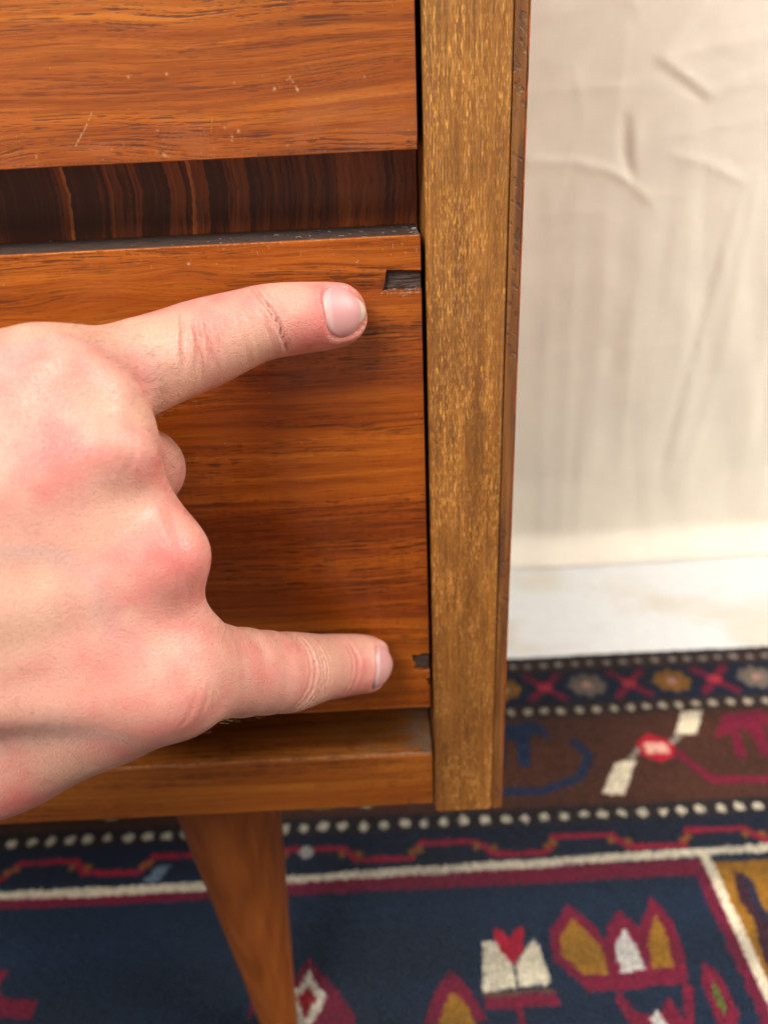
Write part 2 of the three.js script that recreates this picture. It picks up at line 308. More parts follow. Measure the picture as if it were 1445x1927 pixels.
// the drawer's top edge is its own strip of dark wood, dusty at the right
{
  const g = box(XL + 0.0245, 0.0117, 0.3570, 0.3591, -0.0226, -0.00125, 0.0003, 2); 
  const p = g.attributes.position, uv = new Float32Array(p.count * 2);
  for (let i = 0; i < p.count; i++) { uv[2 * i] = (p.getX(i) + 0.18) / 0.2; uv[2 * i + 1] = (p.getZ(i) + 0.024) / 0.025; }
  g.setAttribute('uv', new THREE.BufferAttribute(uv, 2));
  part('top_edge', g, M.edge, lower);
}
{
  reseed(301);
  const bits = [];
  const fibre = (x, y, z, l, rad, flat) => {
    const a = rnd() * 6.28, dx = Math.cos(a), dq = Math.sin(a), b = (rnd() - 0.5) * 0.7 * l;
    const P = (s, bend, up) => flat ? new THREE.Vector3(x + s * dx - bend * dq, y + up, z + s * dq + bend * dx) : new THREE.Vector3(x + s * dx - bend * dq, y + s * dq + bend * dx, z + up);
    bits.push(new THREE.TubeGeometry(new THREE.QuadraticBezierCurve3(P(-l / 2, 0, rad), P(0, b, rad * 2 + rnd() * l * 0.25), P(l / 2, 0, rad)), 5, rad, 4, false));
  };
  const flake = (x, y, z, rad) => { const g = new THREE.IcosahedronGeometry(rad, 0); g.scale(0.7 + rnd(), 0.6, 0.7 + rnd()); g.rotateY(rnd() * 6); g.translate(x, y + rad * 0.4, z); const m = g.toNonIndexed ? g : g; m.setIndex([...Array(m.attributes.position.count).keys()]); bits.push(m); };
  for (let i = 0; i < 44; i++) fibre(mm(11.4 - 52 * Math.pow(rnd(), 1.9)), 0.35912, mm(-21 + 20.5 * Math.pow(rnd(), 0.5)), mm(0.4 + rnd() * 1.3), mm(0.035 + rnd() * 0.03), true);
  for (let i = 0; i < 90; i++) flake(mm(11.6 - 60 * Math.pow(rnd(), 1.9)), 0.3591, mm(-21.5 + 21.4 * Math.pow(rnd(), 0.55)), mm(0.07 + 0.13 * rnd() * rnd()));
  for (let i = 0; i < 40; i++) flake(mm(lerp(-95, 11, rnd())), 0.3591, mm(-21.5 + 21.4 * rnd()), mm(0.06 + 0.10 * rnd()));
  for (let i = 0; i < 26; i++) fibre(mm(lerp(2.6, 11.6, rnd())), mm(346.5 + 0.5 * rnd() * rnd()), mm(-0.6 + rnd() * 0.7), mm(0.3 + rnd() * 0.7), mm(0.03), false);
  for (const [x, y] of [[-43.8, 355.1], [9, 346.2], [7.5, 345.2], [-3.5, 353.8], [5.2, 357], [10.8, 355.6], [-27, 356.8]]) fibre(mm(x), mm(y), mm(0.06), mm(0.7 + rnd() * 0.6), mm(0.035), false);
  const lint = part('lint', mergeGeometries(bits.map((g) => { g.deleteAttribute('uv'); return g; })), new THREE.MeshPhysicalMaterial({ color: new THREE.Color(0.42, 0.41, 0.40), roughness: 0.9 }), lower);
  lint.userData = { kind: 'stuff' };
}
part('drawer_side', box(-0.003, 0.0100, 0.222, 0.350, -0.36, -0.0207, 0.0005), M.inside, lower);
const upper = frontBoard('drawer_front', XL + 0.0245, 0.0117, 0.3775, 0.5320, M.upper, [
  [[12, 378.4], [11.3, 378.0]], [[11.9, 379.5], [11.4, 379.9], [11.7, 380.4], [12, 380.8]],
], [-0.3, 0.37, 0.32, 0.17], chest);
const highest = frontBoard('drawer_front', XL + 0.0245, 0.0117, 0.5500, 0.7000, M.upper, [], [-0.4, 0.42, 0.32, 0.17], chest);
// finger gaps: a striped board set back behind the fronts
for (const [y0, y1] of [[0.3300, 0.3990], [0.510, 0.575]]) {
  const g = box(XL + 0.0235, 0.0127, y0, y1, -0.030, -0.0228, 0.0003, 2); setUV(g, -0.3, y0, 0.32, 0.04);
  part('recessed_panel', g, M.back, chest);
}
// bottom rail: face, ledge
{
  const g = box(XL + 0.0235, 0.0124, 0.1700, 0.1932, -0.022, 0.0002, 0.0007, 3); setUV(g, -0.3, 0.165, 0.4, 0.06);
  const rail = part('bottom_rail', g, M.rail, chest);
  const lg = box(XL + 0.0235, 0.0123, 0.1926, 0.1937, -0.0335, -0.0003, 0.0003, 2);
  const p = lg.attributes.position, uv = new Float32Array(p.count * 2);
  for (let i = 0; i < p.count; i++) { uv[2 * i] = (p.getX(i) + 0.18) / 0.2; uv[2 * i + 1] = (p.getZ(i) + 0.024) / 0.025; }
  lg.setAttribute('uv', new THREE.BufferAttribute(uv, 2));
  part('ledge', lg, M.ledge, rail);
  const bg = box(XL + 0.0235, 0.0122, 0.194, 0.30, -0.0330, -0.0262, 0.0003); setUV(bg, -0.3, 0.19, 0.32, 0.04);
  part('recessed_panel', bg, M.back, chest);
}
// tapered legs, splayed outwards
function leg(top, foot) {
  const pts = []; const N = 26;
  const T = new THREE.Vector3(...top), F = new THREE.Vector3(...foot), len = T.distanceTo(F);
  const prof = [[0, 0.0068], [0.004, 0.0078], [0.05, 0.0113], [0.1, 0.0156], [0.15, 0.0201], [0.19, 0.0235]];
  const curve = new THREE.SplineCurve(prof.map(([y, r]) => new THREE.Vector2(r, y / 0.19 * len)));
  pts.push(new THREE.Vector2(0.0001, 0), ...curve.getPoints(N), new THREE.Vector2(0.0001, len));
  const g = new THREE.LatheGeometry(pts, 48);
  const q = new THREE.Quaternion().setFromUnitVectors(new THREE.Vector3(0, 1, 0), T.clone().sub(F).normalize());
  g.applyQuaternion(q); g.translate(...foot);
  return g;
}
part('leg', leg([-0.0700, 0.1715, -0.0350], [-0.0586, 0.0088, -0.0140]), M.leg, chest);
part('leg', leg([-0.53, 0.1715, -0.0350], [-0.552, 0.0088, -0.0140]), M.leg, chest);
part('leg', leg([-0.0700, 0.1715, -0.350], [-0.0612, 0.0088, -0.372]), M.leg, chest).position.y = -0.0;
part('leg', leg([-0.53, 0.1715, -0.350], [-0.552, 0.0088, -0.372]), M.leg, chest);

// ------------------------------------------------------------------ rug
const RX0 = -620, RZ0 = -285, RS = 1240, RN = 2048, K = RN / RS;
let rugSrc = null;
const rugTex = (() => {
  const cv = document.createElement('canvas'); cv.width = cv.height = RN;
  const c = cv.getContext('2d');
  c.setTransform(K, 0, 0, K, -RX0 * K, -RZ0 * K);
  const NAVY = '#102238', NAVY2 = '#0f1a30', BROWN = '#4a281a', CRIM = '#741030', RED = '#a8122e', CREAM = '#d8cdb4', DOT = '#b3a793', MUST = '#9a6a18', GREY = '#74685c', DK = '#1d161a';
  const rect = (col, x0, z0, x1, z1) => { c.fillStyle = col; c.fillRect(x0, z0, x1 - x0, z1 - z0); };
  const poly = (col, p) => { c.fillStyle = col; c.beginPath(); p.forEach(([x, z], i) => (i ? c.lineTo(x, z) : c.moveTo(x, z))); c.closePath(); c.fill(); };
  const line = (col, w, p) => { c.strokeStyle = col; c.lineWidth = w; c.lineJoin = 'miter'; c.beginPath(); p.forEach(([x, z], i) => (i ? c.lineTo(x, z) : c.moveTo(x, z))); c.stroke(); };
  rect(NAVY, -620, -285, 620, 955);
  // outer border: dark selvedge, beads, flowers and crosses on navy, beads, brown band, beads
  rect(DK, -620, -285, 620, -276); rect('#37251f', -620, -276, 620, -262); rect(NAVY2, -620, -263, 620, -227); rect('#33211b', -620, -227, 620, -214); rect(BROWN, -620, -214, 620, -137); rect('#241a1c', -620, -137, 620, -125); rect(NAVY2, -620, -125, 620, -101);
  reseed(21);
  const bead = (z, r, step, col) => { for (let x = -618; x < 620; x += step * (0.92 + 0.16 * rnd())) { c.fillStyle = col; c.beginPath(); c.ellipse(x, z + (rnd() - 0.5) * 1.2, r * (0.85 + 0.3 * rnd()), r * (0.8 + 0.3 * rnd()), 0, 0, 7); c.fill(); } };
  bead(-270, 3, 12, '#958a80'); bead(-220.5, 3.05, 12, '#bdb19b'); bead(-130.5, 3.05, 11.8, '#cfc5ae');
  for (let k = -12; k <= 10; k++) {
    const x = 142 + k * 62;                                     // flowers alternate mustard and grey, crosses between them
    const col = k % 2 ? '#8a5c20' : GREY;
    c.fillStyle = col;
    for (let j = 0; j < 8; j++) { const a = j * Math.PI / 4; c.beginPath(); c.ellipse(x + 9 * Math.cos(a), -246 + 7.5 * Math.sin(a), 5.2, 4.2, a, 0, 7); c.fill(); }
    c.beginPath(); c.ellipse(x, -246, 9, 8, 0, 0, 7); c.fill();
    c.fillStyle = '#b58a7c'; c.beginPath(); c.ellipse(x, -246, 4, 3.4, 0, 0, 7); c.fill();
    const X = x + 31;
    line(CRIM, 6, [[X - 13, -260], [X + 13, -231]]); line(CRIM, 6, [[X + 13, -260], [X - 13, -231]]);
    c.fillStyle = '#b23040'; c.beginPath(); c.ellipse(X, -246, 5, 4.5, 0, 0, 7); c.fill();
  }
  for (let k = -4; k <= 3; k++) {                               // brown band: beetle-like medallions, hooks in blue and crimson by turns
    const ox = k * 156;
    poly('#b8122f', [[170 + ox, -194], [183 + ox, -186], [182 + ox, -174], [170 + ox, -169], [159 + ox, -176], [159 + ox, -187]]);
    rect('#dcae9c', 163 + ox, -186, 178 + ox, -176);
    poly(CREAM, [[187 + ox, -192], [199 + ox, -213], [213 + ox, -213], [201 + ox, -192]]);
    poly(CREAM, [[126 + ox, -146], [141 + ox, -170], [155 + ox, -172], [139 + ox, -144]]);
    line('#8f8478', 3.5, [[181 + ox, -184], [192 + ox, -193]]); line('#8f8478', 3.5, [[160 + ox, -182], [151 + ox, -172]]);
    const hook = (s, col, dx) => {
      line(col, 6, [[dx + s * 12, -178], [dx + s * 26, -152], [dx + s * 76, -150], [dx + s * 100, -158]]);
      line(col, 6, [[dx + s * 100, -158], [dx + s * 112, -176], [dx + s * 104, -192]]);
      poly(col, [[dx + s * 40, -186], [dx + s * 56, -209], [dx + s * 84, -211], [dx + s * 92, -194], [dx + s * 78, -199], [dx + s * 72, -170], [dx + s * 65, -170], [dx + s * 66, -193], [dx + s * 60, -196], [dx + s * 55, -168], [dx + s * 48, -170], [dx + s * 54, -192]]);
    };
    if ((k + 8) % 2 === 0) hook(1, CRIM, 170 + ox); else hook(1, '#182846', 170 + ox);
  }
  rect('#4a2c1c', 118, -214, 124, -212);
  line('#8a7426', 4, [[-84, -152], [-42, -146]]);
  // meander
  { const p = []; for (let k = -9; k < 9; k++) { const x = -180 + k * 77.5; p.push([x, -107], [x + 31, -106], [x + 37, -116], [x + 70, -115.5]); } line('#9e1232', 3.6, p); for (const [x, z] of p) { c.fillStyle = '#8e5420'; c.beginPath(); c.ellipse(x + (z < -110 ? -1 : 1), z + (z < -110 ? 4 : -4), 2.2, 2.4, 0, 0, 7); c.fill(); } }
  poly('#6f7f90', [[-146, -99], [-140, -109], [-131, -110], [-137, -99]]);
  c.fillStyle = '#a8a69c'; c.beginPath(); c.ellipse(-54, -114, 4, 4, 0, 0, 7); c.fill();
  // field: cream line, crimson edge, mustard panel to the right
  rect(MUST, 172, -94, 620, 955);
  rect(CRIM, -620, -97, 168, -86.5);
  line('#6a1030', 8, [[165, -92], [165, 900]]);
  line(CREAM, 5.2, [[-620, -95], [-230, -95.5], [-110, -94.5], [-60, -96.5], [80, -99.5], [210, -101.5], [620, -104]]);
  line(CREAM, 5.2, [[170, -100], [172, 955]]);
  line('#3a1a28', 6, [[184, -87], [181, -72], [183, -58], [178, -38], [182, -10], [178, 60]]); line('#24243e', 4, [[187, -84], [186, -68], [188, -52], [184, -20]]);
  poly('#8a2a1e', [[196, -60], [214, -70], [230, -50], [214, -30], [200, -36]]); poly('#24243e', [[205, -56], [216, -60], [220, -48], [212, -40]]);
  const tulip = (ox, oz) => {
    poly(CREAM, [[40 + ox, -55 + oz], [47 + ox, -54 + oz], [53.4 + ox, -43 + oz], [52.8 + ox, -31 + oz], [36.5 + ox, -29.6 + oz]]);
    poly(CREAM, [[54.6 + ox, -43 + oz], [67 + ox, -56.5 + oz], [70 + ox, -32 + oz], [54.4 + ox, -31 + oz]]);
    poly('#a60f2c', [[45.5 + ox, -62.5 + oz], [49.5 + ox, -61 + oz], [53.4 + ox, -56.5 + oz], [58 + ox, -61 + oz], [62 + ox, -62.5 + oz], [60 + ox, -50 + oz], [54 + ox, -42 + oz], [47.5 + ox, -50 + oz]]);
    rect('#5e4038', 36 + ox, -30 + oz, 71 + ox, -27.5 + oz); rect(CRIM, 36.5 + ox, -27.5 + oz, 71.5 + ox, -21.5 + oz); rect(CRIM, 51 + ox, -21 + oz, 54 + ox, -2 + oz);
  };
  const trio = (ox, oz) => {
    const P = (col, l) => poly(col, l.map(([x, z]) => [x + ox, z + oz]));
    P(CRIM, [[88, -74], [99, -59], [101.5, -52], [105, -60], [113, -68], [119, -60], [121, -58], [132.5, -76], [138, -62], [139, -46], [135, -29], [118, -28.5], [112, -27], [87, -27.5], [73, -44], [75, -59]]);
    P('#97691a', [[88, -66], [93, -58], [99, -49], [99, -35.5], [86, -35.5], [78, -46], [80, -56]]);
    P('#c9c4bc', [[112.5, -58], [116, -50], [117.5, -37], [104.5, -35.5], [105.5, -49]]);
    P('#97691a', [[131.5, -66], [133, -54], [131.5, -37.5], [120.5, -36.5], [122.5, -50]]);
    P(CRIM, [[101, -28], [106, -18], [116, -14], [124, -24], [127, -12], [133, -30], [137, -27], [130, -8], [104, -8], [98, -22]]);
    P('#c9c4bc', [[112, -14], [116, -18], [119, -10], [114, -6]]);
    P(CRIM, [[146, -40], [152, -30], [153, -14], [147, -4], [141, -12], [141, -28]]); P('#566426', [[146.5, -30], [148.4, -25], [148.4, -18], [146.4, -13], [144.8, -18], [144.8, -25]]);
  };
  const diamond = (ox, oz) => {
    const P = (col, l) => poly(col, l.map(([x, z]) => [x + ox, z + oz]));
    P(CRIM, [[-49, -51], [-37, -38], [-24, -21], [-30, -6], [-62, -6], [-66, -22]]);
    P('#d6ccba', [[-48.5, -45.5], [-45.5, -39], [-38.5, -31.5], [-42, -24], [-49, -12], [-57, -22], [-56, -33], [-51.5, -38]]);
    P('#9c1c24', [[-48.5, -37.5], [-45.8, -33], [-43, -30.5], [-45.8, -27.5], [-48.5, -21], [-51, -27.5], [-53.5, -30.5], [-51, -33]]);
  };
  const peak = (ox, oz) => { poly(CRIM, [[22 + ox, -41 + oz], [30 + ox, -32 + oz], [37 + ox, -16 + oz], [6 + ox, -16 + oz], [14 + ox, -32 + oz]]); poly('#97691a', [[22 + ox, -31 + oz], [29 + ox, -22 + oz], [32 + ox, -12 + oz], [12 + ox, -12 + oz], [16 + ox, -22 + oz]]); };
  for (let k = -3; k <= 0; k++) for (let j = 0; j < 7; j++) { const ox = k * 210, oz = j * 120; tulip(ox, oz); trio(ox, oz); diamond(ox, oz); peak(ox, oz); }
  rect(NAVY, -214, -80, -76, -8);
  poly(CRIM, [[-214, -53], [-200, -52], [-203, -44], [-197, -38], [-181, -37], [-180, -27], [-206, -30], [-212, -44]]);
  poly('#20182c', [[-216, -48], [-206, -48], [-208, -38], [-216, -36]]);
  // knots: colours are set in small cells, uneven edges, each tuft a shade of its own
  const src = c.getImageData(0, 0, RN, RN).data, cellPx = 1.55 * K;
  rugSrc = src;
  reseed(5);
  return maps(RN, RN, (px, py, o) => {
    const Y = RN - 1 - py;
    const wx = px + 1.7 * (vn(px * 0.03, Y * 0.03) - 0.5) * 2, wy = Y + 1.7 * (vn(px * 0.025 + 50, Y * 0.025) - 0.5) * 2;
    const cx = Math.floor(wx / cellPx), cy = Math.floor(wy / cellPx);
    const h1 = hash2(cx, cy), h2 = hash2(cx + 331, cy + 77), h3 = hash2(cx + 91, cy + 517);
    const sx = clamp(Math.round((cx + 0.5) * cellPx + (h1 - 0.5) * 1.6), 0, RN - 1), sy = clamp(Math.round((cy + 0.5) * cellPx + (h2 - 0.5) * 1.6), 0, RN - 1);
    const i = (sy * RN + sx) * 4;
    const ab = fbm(px * 0.012, Y * 0.02, 3), st = vn(px * 0.006, Y * 0.11);
    const k = 0.60 + 0.5 * (h3 - 0.3) * 0.5 + 0.55 * (ab - 0.35) + 0.16 * (st - 0.5);
    const fx = wx / cellPx - cx - 0.5, fy = wy / cellPx - cy - 0.5;
    o[0] = src[i] * k + 3 * ab; o[1] = src[i + 1] * k + 3 * ab; o[2] = src[i + 2] * k + 3 * ab;
    o[3] = clamp(1 - 2.2 * (fx * fx + fy * fy)) * (0.6 + 0.4 * h2); o[4] = 0.95;
  }, THREE.ClampToEdgeWrapping);
})();
{
  const NX = 300, NZ = 300, pos = [], uv = [], idx = [], H = 0.0075;
  const hgt = (x, z) => {
    const e = Math.min(x + 0.62, 0.62 - x, z + 0.285, 0.955 - z);
    return H * Math.sqrt(clamp(e / 0.005)) + 0.0013 * (fbm(x * 14 + 3, z * 14, 3) - 0.5) + 0.0006 * (vn(x * 160, z * 160) - 0.5);
  };
  const warp = (t) => t;
  for (let j = 0; j <= NZ; j++) for (let i = 0; i <= NX; i++) {
    const s = warp(i / NX), t = Math.pow(j / NZ, 1.35), x = -0.62 + 1.24 * s, z = -0.285 + 1.24 * t;
    pos.push(x, Math.max(0.0004, hgt(x, z)), z + (j === 0 ? 0.0012 * (vn(x * 60, 4) - 0.5) : 0)); uv.push(s, 1 - t);
  }
  for (let j = 0; j < NZ; j++) for (let i = 0; i < NX; i++) { const a = j * (NX + 1) + i, b = a + 1, d = a + NX + 1, e = d + 1; idx.push(a, d, b, b, d, e); }
  const g = new THREE.BufferGeometry(); g.setAttribute('position', new THREE.Float32BufferAttribute(pos, 3)); g.setAttribute('uv', new THREE.Float32BufferAttribute(uv, 2)); g.setIndex(idx); g.computeVertexNormals();
  const rugMat = new THREE.MeshPhysicalMaterial({ map: rugTex.map, bumpMap: rugTex.bump, bumpScale: 0.0014, roughness: 0.95, sheen: 0.12, sheenRoughness: 0.6, sheenColor: new THREE.Color(0.5, 0.5, 0.55) });
  const rug = part('rug', g, rugMat);
  // the pile itself, knot by knot, where it is seen near
  const knots = [], step = 0.00138;
  reseed(88);
  for (let z = -0.2835; z < 0.06; z += step) for (let x = -0.30; x < 0.42; x += step) knots.push([x + (rnd() - 0.5) * 0.0006, z + (rnd() - 0.5) * 0.0006]);
  const tg = new THREE.LatheGeometry([[0.00062, 0], [0.00086, 0.0013], [0.00076, 0.0019], [0.0004, 0.0023], [0.00001, 0.0024]].map(([a, b]) => new THREE.Vector2(a, b)), 6);
  const pile = new THREE.InstancedMesh(tg, new THREE.MeshPhysicalMaterial({ roughness: 0.95, sheen: 0.1, sheenRoughness: 0.6, sheenColor: new THREE.Color(0.5, 0.5, 0.5) }), knots.length);
  const mt = new THREE.Matrix4(), q4 = new THREE.Quaternion(), eu = new THREE.Euler(), sc = new THREE.Vector3(), ps = new THREE.Vector3(), kc = new THREE.Color();
  knots.forEach(([x, z], i) => {
    const gx = x * 1000 + 0.35 * 2 * (vn(x * 55, z * 55) - 0.5), gz = z * 1000 + 0.35 * 2 * (vn(x * 50 + 40, z * 50) - 0.5);
    const px = clamp(Math.round((gx - RX0) * K), 0, RN - 1), py = clamp(Math.round((gz - RZ0) * K), 0, RN - 1), o4 = (py * RN + px) * 4;
    const ab = fbm(x * 7, z * 12, 3), st = vn(x * 3.6, z * 66), k = 0.86 + 0.6 * (ab - 0.4) + 0.24 * (st - 0.5) + 0.2 * (rnd() - 0.5);
    kc.setRGB(clamp(rugSrc[o4] / 255 * k + 0.008), clamp(rugSrc[o4 + 1] / 255 * k + 0.008), clamp(rugSrc[o4 + 2] / 255 * k + 0.008), THREE.SRGBColorSpace);
    eu.set(0.28 + (rnd() - 0.5) * 0.5, rnd() * 6, (rnd() - 0.5) * 0.5); q4.setFromEuler(eu);
    const f = 0.85 + 0.35 * rnd(); sc.set(f, 0.88 + 0.28 * rnd(), f); ps.set(x, Math.max(0.001, hgt(x, z)) - 0.0012, z);
    pile.setMatrixAt(i, mt.compose(ps, q4, sc)); pile.setColorAt(i, kc);
  });
  pile.name = 'pile'; pile.userData = { kind: 'stuff' }; pile.castShadow = pile.receiveShadow = true; rug.add(pile);
  rug.userData = { label: 'navy oriental rug with brown border, cream beads and crimson and mustard motifs', category: 'rug' };
}

// ------------------------------------------------------------------ floor and cloth backdrop
{
  const floorTex = maps(1024, 1024, (px, py, o) => {
    const x = px / 1024 * 600 - 100, z = py / 1024 * 600;
    const st = sstep(0.50, 0.72, fbm(x * 0.012 + 3.4, z * 0.02, 4)) * 0.75, f = fbm(x * 0.15, z * 0.15, 3);
    let c = mix3([222, 223, 221], [208, 201, 184], st); const k = 0.985 + 0.03 * (f - 0.5);
    o[0] = c[0] * k; o[1] = c[1] * k; o[2] = c[2] * k; o[3] = f; o[4] = 0.55;
  });
  const g = new THREE.PlaneGeometry(6, 6); g.rotateX(-Math.PI / 2);
  const p = g.attributes.position, uv = new Float32Array(8);
  for (let i = 0; i < 4; i++) { uv[2 * i] = p.getX(i) / 0.6; uv[2 * i + 1] = p.getZ(i) / 0.6; }
  g.setAttribute('uv', new THREE.BufferAttribute(uv, 2));
  const f = part('floor', g, woodMat(floorTex, { bumpScale: 0.0008 }));
  f.userData = { kind: 'structure' };

  // cream cloth hung behind, with creases where it was folded
  const ridge = [                                               // x0, y0, x1, y1 (mm), width, height
    [122, 348, 160, 346, 3.2, 1.5], [160, 346, 182, 340, 3.2, 1.7], [182, 340, 205, 328, 3, 1.8], [193, 374, 196, 350, 3.0, -2.2], [196, 350, 204, 329, 2.6, -2.0], [202, 374, 204, 345, 3.2, 1.3],
    [232, 349, 262, 340, 3, 1.2], [262, 340, 292, 326, 3, 1.4], [292, 326, 286, 290, 4, 1.2], [286, 290, 274, 200, 5, 1.4], [274, 200, 262, 80, 6, 1.2], [300, 330, 296, 200, 5, 1.6], [296, 200, 276, 70, 6, 1.3], [281, 300, 268, 200, 4, -1.4], [268, 200, 254, 90, 4, -1.6],
    [216, 411, 254, 388, 3.2, 1.8], [254, 388, 300, 398, 3.4, 1.2], [216, 411, 290, 424, 3.0, 1.2], [216, 411, 238, 448, 3.5, 1.2], [218, 405, 250, 384, 3.0, -1.4], [118, 394, 214, 397, 2.2, 0.8], [118, 440, 214, 452, 2.2, 0.8], [205, 358, 310, 372, 2.2, 0.7], [204, 328, 222, 312, 3, 1], [210, 322, 250, 318, 2.0, 0.6],
    [240, 300, 236, 90, 7, 0.9], [212, 320, 216, 90, 7, 0.8], [186, 330, 188, 60, 8, 0.9], [160, 330, 166, 40, 8, 0.9], [140, 330, 146, 40, 7, 0.7], [178, 160, 182, 20, 5, 1.1], [324, 320, 330, 60, 7, 1.4], [346, 380, 352, 40, 6, 1.3], [372, 300, 380, 60, 8, 1.6],
  ];
  reseed(51);
  for (let i = 0; i < 26; i++) { const x = lerp(110, 390, rnd()), y = lerp(290, 450, rnd()), a = lerp(-0.5, 0.7, rnd()) + (rnd() < 0.3 ? 1.6 : 0), l = lerp(14, 60, rnd()); ridge.push([x, y, x + l * Math.cos(a), y + l * Math.sin(a), lerp(1.4, 2.4, rnd()), lerp(-0.6, 0.9, rnd())]); }
  reseed(44);
  for (let i = 0; i < 40; i++) { const x = lerp(-520, 900, rnd()); if (x > 100 && x < 400) continue; const y = lerp(250, 700, rnd()); ridge.push([x, y, x + lerp(-10, 10, rnd()), y - lerp(120, 320, rnd()), lerp(5, 9, rnd()), lerp(0.6, 1.8, rnd())]); }
  const hgt = (x, y) => {
    let h = 0;
    for (const [ax, ay, bx, by, w, a] of ridge) {
      const vx = bx - ax, vy = by - ay, L2 = vx * vx + vy * vy, t = clamp(((x - ax) * vx + (y - ay) * vy) / L2), dx = x - ax - vx * t, dy = y - ay - vy * t, d2 = (dx * dx + dy * dy) / (w * w);
      if (d2 < 14) h += 0.8 * a * (Math.exp(-d2) + 0.6 * Math.exp(-d2 / 5) * (dx * 0.8 - dy * 0.4 > 0 ? 1 : 0.35)) * (0.35 + 0.65 * Math.sin(Math.PI * clamp(0.12 + t * 0.76)));
    }
    const fold = fbm(x * 0.030 + 0.012 * y * vn(x * 0.01, 2), y * 0.0035 + 7, 3) - 0.5;
    return 0.6 * h + fold * 2.3 * sstep(420, 260, y) + (fbm(x * 0.02, y * 0.02, 3) - 0.5) * 1.4 + (fbm(x * 0.006, y * 0.006, 2) - 0.5) * 8;
  };
  const W = [-560, 940], Hc = 880, NX = 460, NY = 300, pos = [], uvs = [], idx = [];
  for (let j = 0; j <= NY; j++) for (let i = 0; i <= NX; i++) {
    const x = lerp(W[0], W[1], i / NX), y = 1 + Hc * Math.pow(j / NY, 1.4);
    pos.push(mm(x), mm(y), -0.446 + mm(hgt(x, y)) + 0.024 * Math.pow(sstep(34, 0, y), 2.2)); uvs.push(x / 200, y / 200);
  }
  for (let j = 0; j < NY; j++) for (let i = 0; i < NX; i++) { const a = j * (NX + 1) + i, b = a + 1, d = a + NX + 1, e = d + 1; idx.push(a, b, d, b, e, d); }
  const cg = new THREE.BufferGeometry(); cg.setAttribute('position', new THREE.Float32BufferAttribute(pos, 3)); cg.setAttribute('uv', new THREE.Float32BufferAttribute(uvs, 2)); cg.setIndex(idx); cg.computeVertexNormals();
  const clothTex = maps(1024, 1024, (px, py, o) => {
    const wx = Math.sin(px * 1.5708), wy = Math.sin(py * 1.5708), s = fbm(px * 0.006, py * 0.006, 4), t = vn(px * 0.7, py * 0.02) + vn(px * 0.02, py * 0.7);
    const k = 0.975 + 0.05 * (s - 0.5) + 0.02 * (t - 1);
    o[0] = 246 * k; o[1] = 235 * k; o[2] = 216 * k; o[3] = 0.5 + 0.2 * wx + 0.2 * wy + 0.1 * t; o[4] = 0.9;
  }, THREE.RepeatWrapping);
  const cloth = part('hanging_cloth', cg, woodMat(clothTex, { bumpScale: 0.0003 }));
  cloth.userData = { kind: 'thing', label: 'creased cream cotton cloth hanging as a backdrop behind the chest', category: 'backdrop' };
}

// ------------------------------------------------------------------ hand: one surface meshed from a distance field (mm)
const V = (x, y, z) => [x, y, z];
const sub = (a, b) => [a[0] - b[0], a[1] - b[1], a[2] - b[2]], add = (a, b, s = 1) => [a[0] + b[0] * s, a[1] + b[1] * s, a[2] + b[2] * s];
const dot = (a, b) => a[0] * b[0] + a[1] * b[1] + a[2] * b[2], norm = (a) => { const l = Math.hypot(...a); return [a[0] / l, a[1] / l, a[2] / l]; };
const cross = (a, b) => [a[1] * b[2] - a[2] * b[1], a[2] * b[0] - a[0] * b[2], a[0] * b[1] - a[1] * b[0]];
//@HAND
const J = {
  pk: [V(-60.7, 338.3, 43.0), V(-42.2, 340.0, 21.5), V(-25.3, 343.5, 13.8), V(-8.9, 343.0, 8.0)],
  ix: [V(-48.0, 285.9, 66.0), V(-27.2, 260.6, 37.0), V(-18.2, 247.3, 19.0), V(-7.7, 240.1, 9.2)],
  rg: [V(-54.8, 328.2, 54.0), V(-58.5, 310.2, 18.0), V(-81.7, 306.3, 14.0), V(-81.9, 314.0, 26.0)],
  md: [V(-47.1, 307.1, 58.0), V(-62.6, 279.2, 18.0), V(-85.9, 279.8, 14.0), V(-86.8, 289.6, 26.0)],
  th: [V(-106.2, 265.8, 62.0), V(-95.6, 259.7, 40.0), V(-87.8, 262.7, 18.0), V(-79.0, 276.8, 8.4)],
  w: [V(-101.4, 328.1, 64.0), V(-99.0, 321.4, 72.0), V(-101.0, 311.1, 75.0), V(-107.2, 296.3, 74.0)],
  elbow: V(-330, 205, 134),
};
const mid = (a, b, t = 0.5) => [lerp(a[0], b[0], t), lerp(a[1], b[1], t), lerp(a[2], b[2], t)];
const prims = [];                                               // [group, a, b, ra, rb]
const cap = (grp, a, b, ra, rb) => prims.push([grp, a, b, ra, rb, sub(b, a), dot(sub(b, a), sub(b, a))]);
